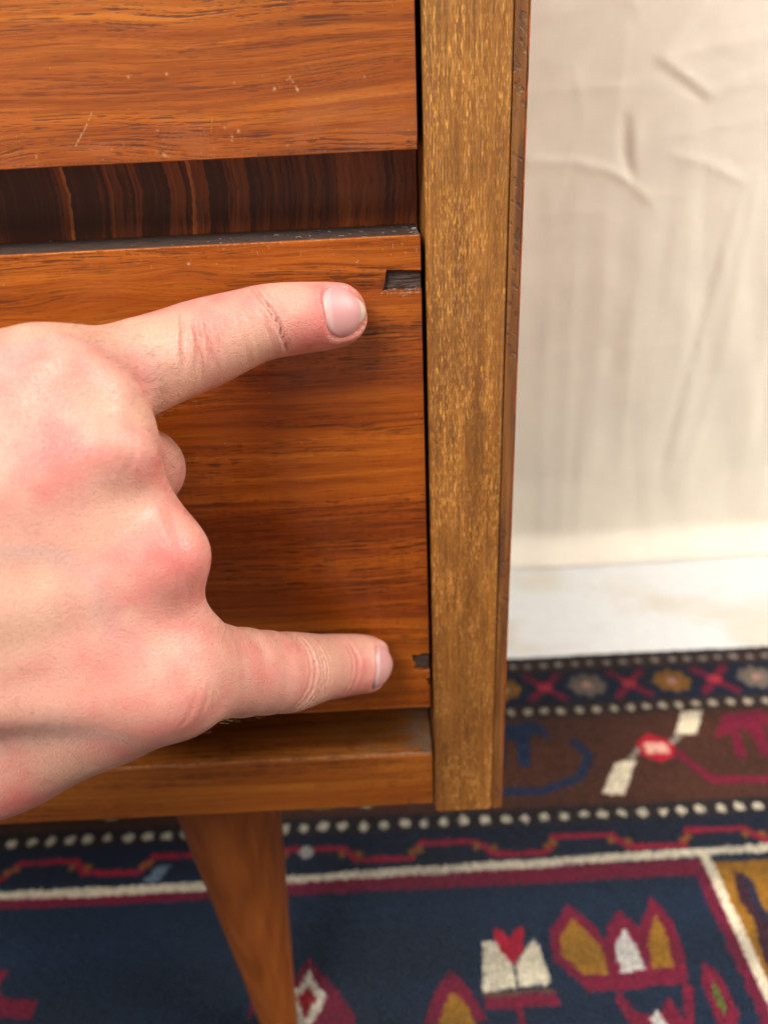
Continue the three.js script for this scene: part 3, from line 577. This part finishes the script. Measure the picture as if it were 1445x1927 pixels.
// group 0: palm and forearm
const KN = [J.pk[0], J.rg[0], J.md[0], J.ix[0]], KR = [9.6, 9.0, 8.5, 10.0];
for (let i = 0; i < 4; i++) {
  cap(0, J.w[i], KN[i], 14, KR[i]);
  cap(0, add(J.w[i], [2, -2, -18]), add(KN[i], [-14, -3, -13]), 14, 9);
  if (i < 3) { cap(0, mid(J.w[i], J.w[i + 1]), mid(add(KN[i], [-5, 0, 1]), add(KN[i + 1], [-5, 0, 1])), 14, 9.8); cap(0, add(KN[i], [-4, 0, 0]), add(KN[i + 1], [-4, 0, 0]), [7.4, 6.2, 7][i], [6.4, 6.8, 7.4][i]); }
}
cap(0, V(-93.1, 338.1, 50.0), V(-67.3, 339.9, 44.0), 12, 8.6);
cap(0, V(-61.7, 274.5, 63.0), V(-78.1, 269.9, 65.0), 9.6, 10.8);
cap(0, V(-46.6, 282.2, 63.0), V(-89.1, 268.3, 67.0), 9.4, 12);
cap(0, V(-89.1, 268.3, 67.0), V(-118.2, 264.0, 76.0), 12, 17);
cap(0, V(-81.6, 273.1, 60.0), V(-114.8, 274.1, 70.0), 12, 15);
cap(0, mid(J.w[0], J.w[3]), J.elbow, 26, 33);
cap(0, V(-116.8, 270.8, 74.0), J.elbow, 20, 30);
// dorsal knuckles, the fold that runs from the little finger's knuckle into the web
cap(1, V(-49.1, 332.7, 60.5), V(-47.3, 331.6, 59.3), 4.8, 4.5);
cap(1, V(-40.3, 310.8, 62.5), V(-42.4, 310.9, 63.5), 5.3, 6.6);
cap(1, V(-43.3, 285.5, 70.5), V(-43.2, 282.8, 69.0), 7, 6.6);
cap(1, V(-64.7, 347.0, 49.0), V(-56.7, 344.4, 52.0), 3.6, 4.2); cap(1, V(-56.4, 345.0, 52.5), V(-52.1, 339.8, 52.0), 4.2, 4.4); cap(1, V(-52.1, 339.8, 52.0), V(-50.1, 333.6, 49.0), 4.4, 3.6);
for (let i = 0; i < 4; i++) cap(1, add(KN[i], [-2, 1, 8.3]), add(J.w[i], [0, 0, 14.4]), 2.2, 2);
// straight fingers
const chain = (g, pts, rad, n = 5) => {                           // a finger bends a little along its bones
  const c = new THREE.CatmullRomCurve3(pts.map((p) => new THREE.Vector3(...p)), false, 'centripetal'), last = pts.length - 1;
  const q = []; for (let i = 0; i <= last; i++) for (let k = 0; k < (i < last ? n : 1); k++) { const f = k / n, p = c.getPoint((i + f) / last), s = mid(pts[i], pts[Math.min(last, i + 1)], f); q.push([mid([p.x, p.y, p.z], s, 0.35), lerp(rad[i], rad[Math.min(last, i + 1)], f * f * (3 - 2 * f))]); }
  for (let i = 0; i + 1 < q.length; i++) cap(g, q[i][0], q[i + 1][0], q[i][1], q[i + 1][1]);
};
chain(2, J.pk, [10.4, 9.6, 8.0, 7.4]);
chain(3, J.ix, [10.6, 9.8, 8.7, 8.2]);
// curled ring and middle, thumb over them
cap(4, J.rg[0], J.rg[1], 9.6, 9.9); cap(4, J.rg[1], J.rg[2], 9.0, 8.2); cap(4, J.rg[2], J.rg[3], 8.2, 7.4);
cap(5, J.md[0], J.md[1], 9.0, 9.0); cap(5, J.md[1], J.md[2], 9.2, 8.4); cap(5, J.md[2], J.md[3], 8.4, 7.6);
cap(6, J.th[0], J.th[1], 13, 11.5); cap(6, J.th[1], J.th[2], 11, 9.6); cap(6, J.th[2], J.th[3], 9.6, 8.2);
const smin = (a, b, k) => { const h = Math.max(k - Math.abs(a - b), 0) / k; return Math.min(a, b) - h * h * k * 0.25; };
const GK = [12, 5, 1.5, 1.5, 2.5, 2.5, 3], JK = [0, 7, 4.5, 7, 2.2, 4, 6];
const gd = new Float64Array(7);
function body(x, y, z) {
  gd.fill(1e3);
  for (const [g, a, , ra, rb, ba, L2] of prims) {
    const px = x - a[0], py = y - a[1], pz = z - a[2];
    let t = L2 > 0 ? (px * ba[0] + py * ba[1] + pz * ba[2]) / L2 : 0; t = t < 0 ? 0 : t > 1 ? 1 : t;
    const dx = px - ba[0] * t, dy = py - ba[1] * t, dz = pz - ba[2] * t, d = Math.sqrt(dx * dx + dy * dy + dz * dz) - ra - (rb - ra) * t;
    gd[g] = gd[g] > 500 ? d : smin(gd[g], d, GK[g]);
  }
  let d = gd[0];
  for (let g = 1; g < 7; g++) d = smin(d, gd[g], JK[g]);
  const w = 0.25 - z;                                           // the pads lie flat on the drawer front
  const h = Math.max(1.6 - Math.abs(d - w), 0) / 1.6;
  return Math.max(d, w) + h * h * 1.6 * 0.25;
}
// creases across the backs of the joints: [centre, along, dorsal, tilt, depth, width, reach]
const creases = [];
const frame = (a, b, toward) => { const t = norm(sub(b, a)); let n = sub(toward, [0, 0, 0]); n = norm(add(n, t, -dot(n, t))); return { t, n, b: cross(n, t) }; };
const camDir = norm([0.05, 0.30, 0.95]);
const FP = [frame(J.pk[0], J.pk[1], camDir), frame(J.pk[1], J.pk[2], camDir), frame(J.pk[2], J.pk[3], norm([0.06, 0.36, 0.93]))];
const FI = [frame(J.ix[0], J.ix[1], [0.5, 0.3, 0.8]), frame(J.ix[1], J.ix[2], [0.7, 0.25, 0.65]), frame(J.ix[2], J.ix[3], [0.66, 0.26, 0.72])];
const crease = (o, f, s, tilt, depth, width, reach, off = 0) => creases.push({ c: add(o, f.t, s), f, tilt, depth: depth * 1.6, width, reach, off });
// little finger: end joint, then the wrinkles of the middle joint
crease(J.pk[2], FP[1], 0.4, -0.16, 0.55, 0.55, 8.5); crease(J.pk[2], FP[1], -1.9, -0.05, 0.16, 0.5, 7); crease(J.pk[2], FP[1], 2.2, -0.1, 0.14, 0.6, 6); crease(J.pk[2], FP[1], -5, 0, 0.12, 0.5, 7); crease(J.pk[2], FP[1], -7.6, 0.04, 0.15, 0.6, 6, -2);
crease(J.pk[1], FP[1], 1.6, 0.30, 0.42, 0.6, 6, -1); crease(J.pk[1], FP[1], -1.4, 0.42, 0.34, 0.55, 5.5, 1); crease(J.pk[1], FP[1], 4.2, 0.18, 0.3, 0.55, 6); crease(J.pk[1], FP[0], -4.0, 0.45, 0.24, 0.6, 5, -2); crease(J.pk[1], FP[1], 6.4, 0.1, 0.18, 0.5, 6);
// index finger: middle joint
for (const [s, tl, dp, of] of [[0, 0.05, 0.45, -2], [-2, 0.1, 0.38, 1], [2.2, 0, 0.4, -2], [4.2, -0.05, 0.26, -1], [-4.2, 0.15, 0.22, 0], [6.5, -0.1, 0.14, 0]]) crease(J.ix[1], FI[1], s, tl, dp, 0.6, 8, of);
crease(J.ix[2], FI[1], 0.6, 0, 0.3, 0.6, 7); crease(J.ix[2], FI[1], -2, 0, 0.18, 0.6, 7); crease(J.ix[2], FI[2], 2.4, 0, 0.16, 0.6, 7);
// small puckers over the knuckles of the hand
for (const [c, t, n, list] of [
  [[-46.5, 330, 63], [0.75, -0.45, -0.45], [0.15, 0.35, 0.92], [[0, 0.1, 0.14], [2.2, 0.3, 0.16], [4.0, 0.1, 0.18], [5.6, -0.1, 0.14], [-2.4, 0.2, 0.08]]],
  [[-37, 310, 68], [0.7, -0.35, -0.6], [0.3, 0.3, 0.9], [[0, 0.2, 0.09], [2.4, 0, 0.12], [4.4, -0.2, 0.12], [-3, 0.3, 0.07]]],
  [[-40, 284, 73], [0.75, -0.45, -0.5], [0.2, 0.3, 0.93], [[1, 0.1, 0.10], [3.2, -0.1, 0.13], [5.2, 0.1, 0.13], [-2, 0.1, 0.07]]],
]) { const f = frame([0, 0, 0], t, n); for (const [s, tl, dp] of list) crease(c, f, s, tl, dp, 0.55, 5, (dp * 97) % 2 - 1); }
// nails: radial sheets about the last bone
const nails = [
  { a: J.pk[2], e: J.pk[3], f: FP[2], s0: 12.2, len: 11.0, phi: 0.92 },
  { a: J.ix[2], e: J.ix[3], f: FI[2], s0: 11.2, len: 11.2, phi: 0.9 },
];
for (const q of nails) q.r0 = 7.6;
function wrinkle(x, y, z) {
  let d = 0;
  for (const k of creases) {
    const px = x - k.c[0], py = y - k.c[1], pz = z - k.c[2];
    if (px * px + py * py + pz * pz > 260) continue;
    const n = px * k.f.n[0] + py * k.f.n[1] + pz * k.f.n[2];
    if (n < 1) continue;
    const l = px * k.f.b[0] + py * k.f.b[1] + pz * k.f.b[2] - k.off, s = px * k.f.t[0] + py * k.f.t[1] + pz * k.f.t[2];
    const wob = 0.5 * (vn(l * 0.5 + k.depth * 90, 3.3) - 0.5), e = (s - k.tilt * l - wob) / k.width;
    const env = Math.exp(-Math.pow(l / k.reach, 4)) * sstep(1, 5, n);
    d += k.depth * Math.exp(-e * e) * env - 0.3 * k.depth * (Math.exp(-Math.pow(e - 2.2, 2) * 0.6) + Math.exp(-Math.pow(e + 2.2, 2) * 0.6)) * env;
  }
  for (const q of nails) {                                      // a raised fold round each nail, a bed under it
    const p = [x - q.a[0], y - q.a[1], z - q.a[2]], n = dot(p, q.f.n);
    if (n < 1) continue;
    const s = (dot(p, q.f.t) - q.s0) / q.len, phi = Math.atan2(dot(p, q.f.b), n) / q.phi;
    if (s < -0.5 || s > 1.3 || Math.abs(phi) > 1.7) continue;
    const v = Math.max(0, 0.42 - s) / 0.42, e = (Math.pow(Math.pow(Math.abs(phi), 2.6) + Math.pow(v, 2.6), 1 / 2.6) - 1) * 5.6;
    d += 0.55 * sstep(0.5, -0.6, e) - 0.30 * Math.exp(-Math.pow((e - 1.0) / 0.9, 2)) * sstep(1.0, 0.6, s);
  }
  return d;
}
const field = (x, y, z) => body(x, y, z) + wrinkle(x, y, z);

const handMesh = (() => {
  const S = 0.75, lo = [-262, 205, -1], N = [372, 232, 218], B = 8;
  const nx = N[0], ny = N[1], nz = N[2], F = new Float32Array(nx * ny * nz).fill(50), live = [];
  for (let k = 0; k < nz; k += B) for (let j = 0; j < ny; j += B) for (let i = 0; i < nx; i += B) {
    const d = body(lo[0] + (i + B / 2) * S, lo[1] + (j + B / 2) * S, lo[2] + (k + B / 2) * S);
    if (Math.abs(d) > B * S * 0.9 + 2) { if (d < 0) for (let c = k; c < Math.min(nz, k + B); c++) for (let b = j; b < Math.min(ny, j + B); b++) for (let a = i; a < Math.min(nx, i + B); a++) F[(c * ny + b) * nx + a] = -50; continue; }
    live.push([i, j, k]);
    for (let c = k; c < Math.min(nz, k + B); c++) for (let b = j; b < Math.min(ny, j + B); b++) for (let a = i; a < Math.min(nx, i + B); a++) F[(c * ny + b) * nx + a] = body(lo[0] + a * S, lo[1] + b * S, lo[2] + c * S);
  }
  const id = new Int32Array(nx * ny * nz).fill(-1), pos = [], idx = [], at = (a, b, c) => F[(c * ny + b) * nx + a];
  const cells = [];
  for (const [i, j, k] of live) for (let c = Math.max(1, k - 1); c < Math.min(nz - 1, k + B); c++) for (let b = Math.max(1, j - 1); b < Math.min(ny - 1, j + B); b++) for (let a = Math.max(1, i - 1); a < Math.min(nx - 1, i + B); a++) {
    const q = (c * ny + b) * nx + a; if (id[q] !== -1) continue;
    let inside = 0, sx = 0, sy = 0, sz = 0, n = 0;
    const v = []; for (let m = 0; m < 8; m++) { const f = at(a + (m & 1), b + ((m >> 1) & 1), c + (m >> 2)); v.push(f); if (f < 0) inside++; }
    if (!inside || inside === 8) { id[q] = -2; continue; }
    for (const [p, r] of [[0, 1], [2, 3], [4, 5], [6, 7], [0, 2], [1, 3], [4, 6], [5, 7], [0, 4], [1, 5], [2, 6], [3, 7]]) if ((v[p] < 0) !== (v[r] < 0)) {
      const t = v[p] / (v[p] - v[r]); sx += (p & 1) + t * ((r & 1) - (p & 1)); sy += ((p >> 1) & 1) + t * (((r >> 1) & 1) - ((p >> 1) & 1)); sz += (p >> 2) + t * ((r >> 2) - (p >> 2)); n++;
    }
    id[q] = pos.length / 3; cells.push([a, b, c]);
    pos.push(lo[0] + (a + sx / n) * S, lo[1] + (b + sy / n) * S, lo[2] + (c + sz / n) * S);
  }
  const get = (a, b, c) => id[(c * ny + b) * nx + a];
  const quad = (a, b, c, d, flip) => { if (a < 0 || b < 0 || c < 0 || d < 0) return; if (flip) idx.push(a, c, b, a, d, c); else idx.push(a, b, c, a, c, d); };
  for (const [a, b, c] of cells) {
    const f = at(a, b, c) < 0;
    if (f !== at(a + 1, b, c) < 0) quad(get(a, b - 1, c - 1), get(a, b, c - 1), get(a, b, c), get(a, b - 1, c), !f);
    if (f !== at(a, b + 1, c) < 0) quad(get(a - 1, b, c - 1), get(a - 1, b, c), get(a, b, c), get(a, b, c - 1), !f);
    if (f !== at(a, b, c + 1) < 0) quad(get(a - 1, b - 1, c), get(a, b - 1, c), get(a, b, c), get(a - 1, b, c), !f);
  }
  // settle every vertex on the wrinkled surface, take its normal, colour its skin
  const n = pos.length / 3, P = new Float32Array(pos.length), Nn = new Float32Array(pos.length), C = new Float32Array(pos.length), U = new Float32Array(n * 2), h = 0.18;
  const blots = [                                                // redder or paler places: centre, radius, amount
    [[-47, 332, 62], 8, 0.75], [[-38, 312, 70], 10, 0.65], [[-41, 285, 72], 10, 0.75], [[-46, 300, 72], 9, 0.5], [[-4, 341, 14], 12, 0.7], [[-14, 346, 18], 7, 0.55], [[-16, 338, 14], 7, 0.4], [[-36, 346, 24], 7, 0.3], [[-10, 248, 16], 8, 0.5], [[-25, 266, 48], 8, 0.25], [[-60, 331, 68], 7, 0.25], [[-33, 300, 66], 8, 0.15],
    [[-57, 318, 72], 10, -0.5], [[-58, 305, 76], 12, -0.45], [[-66, 345, 48], 7, -0.6], [[-32, 272, 52], 7, -0.35], [[-22, 258, 36], 6, -0.3], [[-30, 343, 22], 6, -0.25], [[-78, 285, 78], 14, -0.2],
  ];
  const base = [0.69, 0.325, 0.243], red = [0.665, 0.185, 0.155], pale = [0.72, 0.395, 0.272], blue = [0.50, 0.33, 0.30];
  for (let v = 0; v < n; v++) {
    let p = [pos[3 * v], pos[3 * v + 1], pos[3 * v + 2]], g;
    for (let it = 0; it < 3; it++) {
      const d = field(...p);
      g = [field(p[0] + h, p[1], p[2]) - field(p[0] - h, p[1], p[2]), field(p[0], p[1] + h, p[2]) - field(p[0], p[1] - h, p[2]), field(p[0], p[1], p[2] + h) - field(p[0], p[1], p[2] - h)];
      const l = Math.hypot(...g) || 1; g = [g[0] / l, g[1] / l, g[2] / l];
      if (it < 2) p = add(p, g, -d * Math.min(1, 2 * h / l));
    }
    P.set(p.map(mm), 3 * v); Nn.set(g, 3 * v);
    let k = (vn3(p[0] * 0.09, p[1] * 0.09, p[2] * 0.09) - 0.5) * 1.9 + (vn3(p[0] * 0.3 + 9, p[1] * 0.3, p[2] * 0.3) - 0.5) * 0.75;
    for (const [c, r, a] of blots) { const q = sub(p, c); k += a * Math.exp(-dot(q, q) / (r * r)); }
    let c = k > 0 ? mix3(base, red, clamp(k)) : mix3(base, pale, clamp(-k));
    const w1 = wrinkle(...p); c = mix3(c, [0.52, 0.17, 0.12], clamp(w1 * 1.0) * 0.5);
    const vein = sstep(0.10, 0.02, Math.abs(vn3(p[0] * 0.035 + 3, p[1] * 0.05, p[2] * 0.03) - 0.5)) * sstep(-40, -60, p[0]) * 0.35; c = mix3(c, blue, vein);
    const sp = sstep(0.82, 0.95, vn3(p[0] * 0.95, p[1] * 0.7, p[2] * 0.7)) * sstep(-40, -58, p[0]) * 0.4; c = mix3(c, [0.45, 0.2, 0.15], sp);
    C.set(c, 3 * v); U[2 * v] = (p[0] - 0.12 * p[2]) / 30; U[2 * v + 1] = (p[1] - 0.28 * p[2]) / 30;
  }
  const geo = new THREE.BufferGeometry();
  geo.setAttribute('position', new THREE.BufferAttribute(P, 3)); geo.setAttribute('normal', new THREE.BufferAttribute(Nn, 3)); geo.setAttribute('color', new THREE.BufferAttribute(C, 3)); geo.setAttribute('uv', new THREE.BufferAttribute(U, 2)); geo.setIndex(idx);
  return geo;
})();
const skinTex = maps(1024, 1024, (px, py, o) => {                // fine skin relief, 30 mm across
  const x = px / 1024 * 30, y = py / 1024 * 30;
  let m1 = 9, m2 = 9; const cx = Math.floor(x * 1.5), cy = Math.floor(y * 1.5);
  for (let j = -1; j < 2; j++) for (let i = -1; i < 2; i++) { const a = ((cx + i) % 45 + 45) % 45, b = ((cy + j) % 45 + 45) % 45, dx = cx + i + hash2(a, b) - x * 1.5, dy = cy + j + hash2(a + 50, b + 9) - y * 1.5, d = Math.hypot(dx, dy); if (d < m1) { m2 = m1; m1 = d; } else if (d < m2) m2 = d; }
  const cell = sstep(0, 0.22, m2 - m1), t = fbm(x * 4, y * 4, 3), sh = 0.97 + 0.03 * cell + 0.06 * (t - 0.5);
  const pore = sstep(0.16, 0.05, m1) * (hash2(cx, cy + 7) > 0.55 ? 1 : 0.25), ln = vn(x * 1.1 + y * 3.2, x * 2.4 - y * 0.8);
  o[0] = 255 * sh * (1 - 0.10 * pore); o[1] = 255 * sh * (1 - 0.34 * pore); o[2] = 255 * sh * (1 - 0.36 * pore); o[3] = 0.30 * cell + 0.35 * t + 0.25 * ln - 0.3 * pore + 0.1; o[4] = 0.35 + 0.2 * (t - 0.5);
}, THREE.RepeatWrapping);
const skinMat = woodMat(skinTex, { vertexColors: true, bumpScale: 0.00019, specularIntensity: 1, ior: 1.5 });
const hand = thing('hand', 'bare hand with its two outer fingers stretched towards two chips on the drawer', 'hand');
part('skin', handMesh, skinMat, hand);
{ // short fine hairs on the backs of the fingers and of the hand
  reseed(17);
  const hp = handMesh.attributes.position, hn = handMesh.attributes.normal, fur = [];
  const zones = [[[-54, 341, 42], 9, 90, [1, 0.15, -0.25], 2.0], [[-44, 327, 40], 9, 60, [0.4, -0.5, -0.6], 2.2], [[-36, 268, 58], 9, 70, [0.7, -0.4, -0.5], 2.0], [[-75, 300, 82], 22, 130, [0.5, -0.7, 0.1], 1.6]];
  for (const [c, rad, count, dir, len] of zones) {
    const near = []; for (let i = 0; i < hp.count; i++) { const dx = hp.getX(i) * 1000 - c[0], dy = hp.getY(i) * 1000 - c[1], dz = hp.getZ(i) * 1000 - c[2]; if (dx * dx + dy * dy + dz * dz < rad * rad * 2 && hn.getZ(i) > -0.2) near.push(i); }
    for (let k = 0; k < count && near.length; k++) {
      const i = near[Math.floor(rnd() * near.length)], p = new THREE.Vector3().fromBufferAttribute(hp, i), n = new THREE.Vector3().fromBufferAttribute(hn, i), t = new THREE.Vector3(...dir).add(new THREE.Vector3(rnd() - 0.5, rnd() - 0.5, rnd() - 0.5)).normalize(), l = mm(len * (0.6 + 0.8 * rnd()));
      t.addScaledVector(n, -t.dot(n) + 0.05).normalize();
      const a = p.clone().addScaledVector(n, -0.0001), b = p.clone().addScaledVector(n, l * 0.3).addScaledVector(t, l * 0.45), d = p.clone().addScaledVector(n, l * 0.34).addScaledVector(t, l);
      fur.push(new THREE.TubeGeometry(new THREE.QuadraticBezierCurve3(a, b, d), 5, mm(0.028), 3, false));
    }
  }
  const hair = part('hair', mergeGeometries(fur), new THREE.MeshPhysicalMaterial({ color: new THREE.Color(0.30, 0.17, 0.08), roughness: 0.45 }), hand);
  hair.userData = { kind: 'stuff' };
}
for (const q of nails) {
  const NS = 22, NT = 26, rr = [], skinR = (o, dir) => { let r = 3; for (let i = 0; i < 60; i++) { const p = add(o, dir, r), d = body(...p); if (d > -0.01) break; r += Math.max(0.02, -d * 0.8); } return r; };
  const out = [], idx = [], col = [], uv = [];
  const bodyR = []; for (let j = 0; j <= NT; j++) { bodyR.push([]); for (let i = 0; i <= NS; i++) { const t = j / NT, ph = (i / NS * 2 - 1) * q.phi, o = add(q.a, q.f.t, q.s0 + t * q.len), dir = [0, 1, 2].map((c) => q.f.n[c] * Math.cos(ph) + q.f.b[c] * Math.sin(ph)); bodyR[j].push(skinR(o, dir)); } }
  const ref = Math.round(NT * 0.45);
  for (const layer of [0, 1]) for (let j = 0; j <= NT; j++) for (let i = 0; i <= NS; i++) {
    const t0 = j / NT, s = i / NS * 2 - 1;
    const t = t0 + (1 - t0) * 0 - 0.20 * t0 * Math.pow(Math.abs(s), 2.6) + 0.34 * (1 - t0) * Math.pow(Math.abs(s), 2.6);      // rounded at both ends
    const ph = s * q.phi * (1 - 0.10 * sstep(0.75, 1, t0)), o = add(q.a, q.f.t, q.s0 + t * q.len), dir = [0, 1, 2].map((c) => q.f.n[c] * Math.cos(ph) + q.f.b[c] * Math.sin(ph));
    let R = bodyR[Math.min(j, ref)][i]; if (j > ref) R -= (j - ref) / NT * q.len * 0.14 + 2.3 * Math.pow((j - ref) / (NT - ref), 2);
    R += 0.05 - 0.55 * Math.pow(Math.abs(s), 6) - 0.5 * sstep(0.1, 0, t0) - (layer ? 0.4 : 0);
    out.push(...add(o, dir, R).map(mm)); uv.push(s, t0);
    const free = sstep(0.84, 0.89, t0 + 0.07 * s * s), lun = sstep(0.22, 0.10, t0 + 0.1 * s * s);
    let c = mix3([0.56, 0.26, 0.24], [0.62, 0.36, 0.33], lun); c = mix3(c, [0.56, 0.43, 0.31], free); c = mix3(c, [0.22, 0.15, 0.11], 0.5 * sstep(0.9, 1, Math.abs(s)) * sstep(0.4, 0.9, t0)); col.push(...c);
  }
  const W = NS + 1, L = W * (NT + 1);
  for (let j = 0; j < NT; j++) for (let i = 0; i < NS; i++) { const a = j * W + i, b = a + 1, d = a + W, e = d + 1; idx.push(a, b, d, b, e, d, L + a, L + d, L + b, L + b, L + d, L + e); }
  for (let i = 0; i < NS; i++) { const a = NT * W + i; idx.push(a, a + 1, L + a, a + 1, L + a + 1, L + a); }
  for (let j = 0; j < NT; j++) for (const i of [0, NS]) { const a = j * W + i, b = a + W; idx.push(a, b, L + a, b, L + b, L + a); }
  const g = new THREE.BufferGeometry(); g.setAttribute('position', new THREE.Float32BufferAttribute(out, 3)); g.setAttribute('color', new THREE.Float32BufferAttribute(col, 3)); g.setAttribute('uv', new THREE.Float32BufferAttribute(uv, 2)); g.setIndex(idx); g.computeVertexNormals();
  part('fingernail', g, new THREE.MeshPhysicalMaterial({ vertexColors: true, roughness: 0.46, clearcoat: 0.1, clearcoatRoughness: 0.35 }), hand);
}

renderer.render(scene, camera);
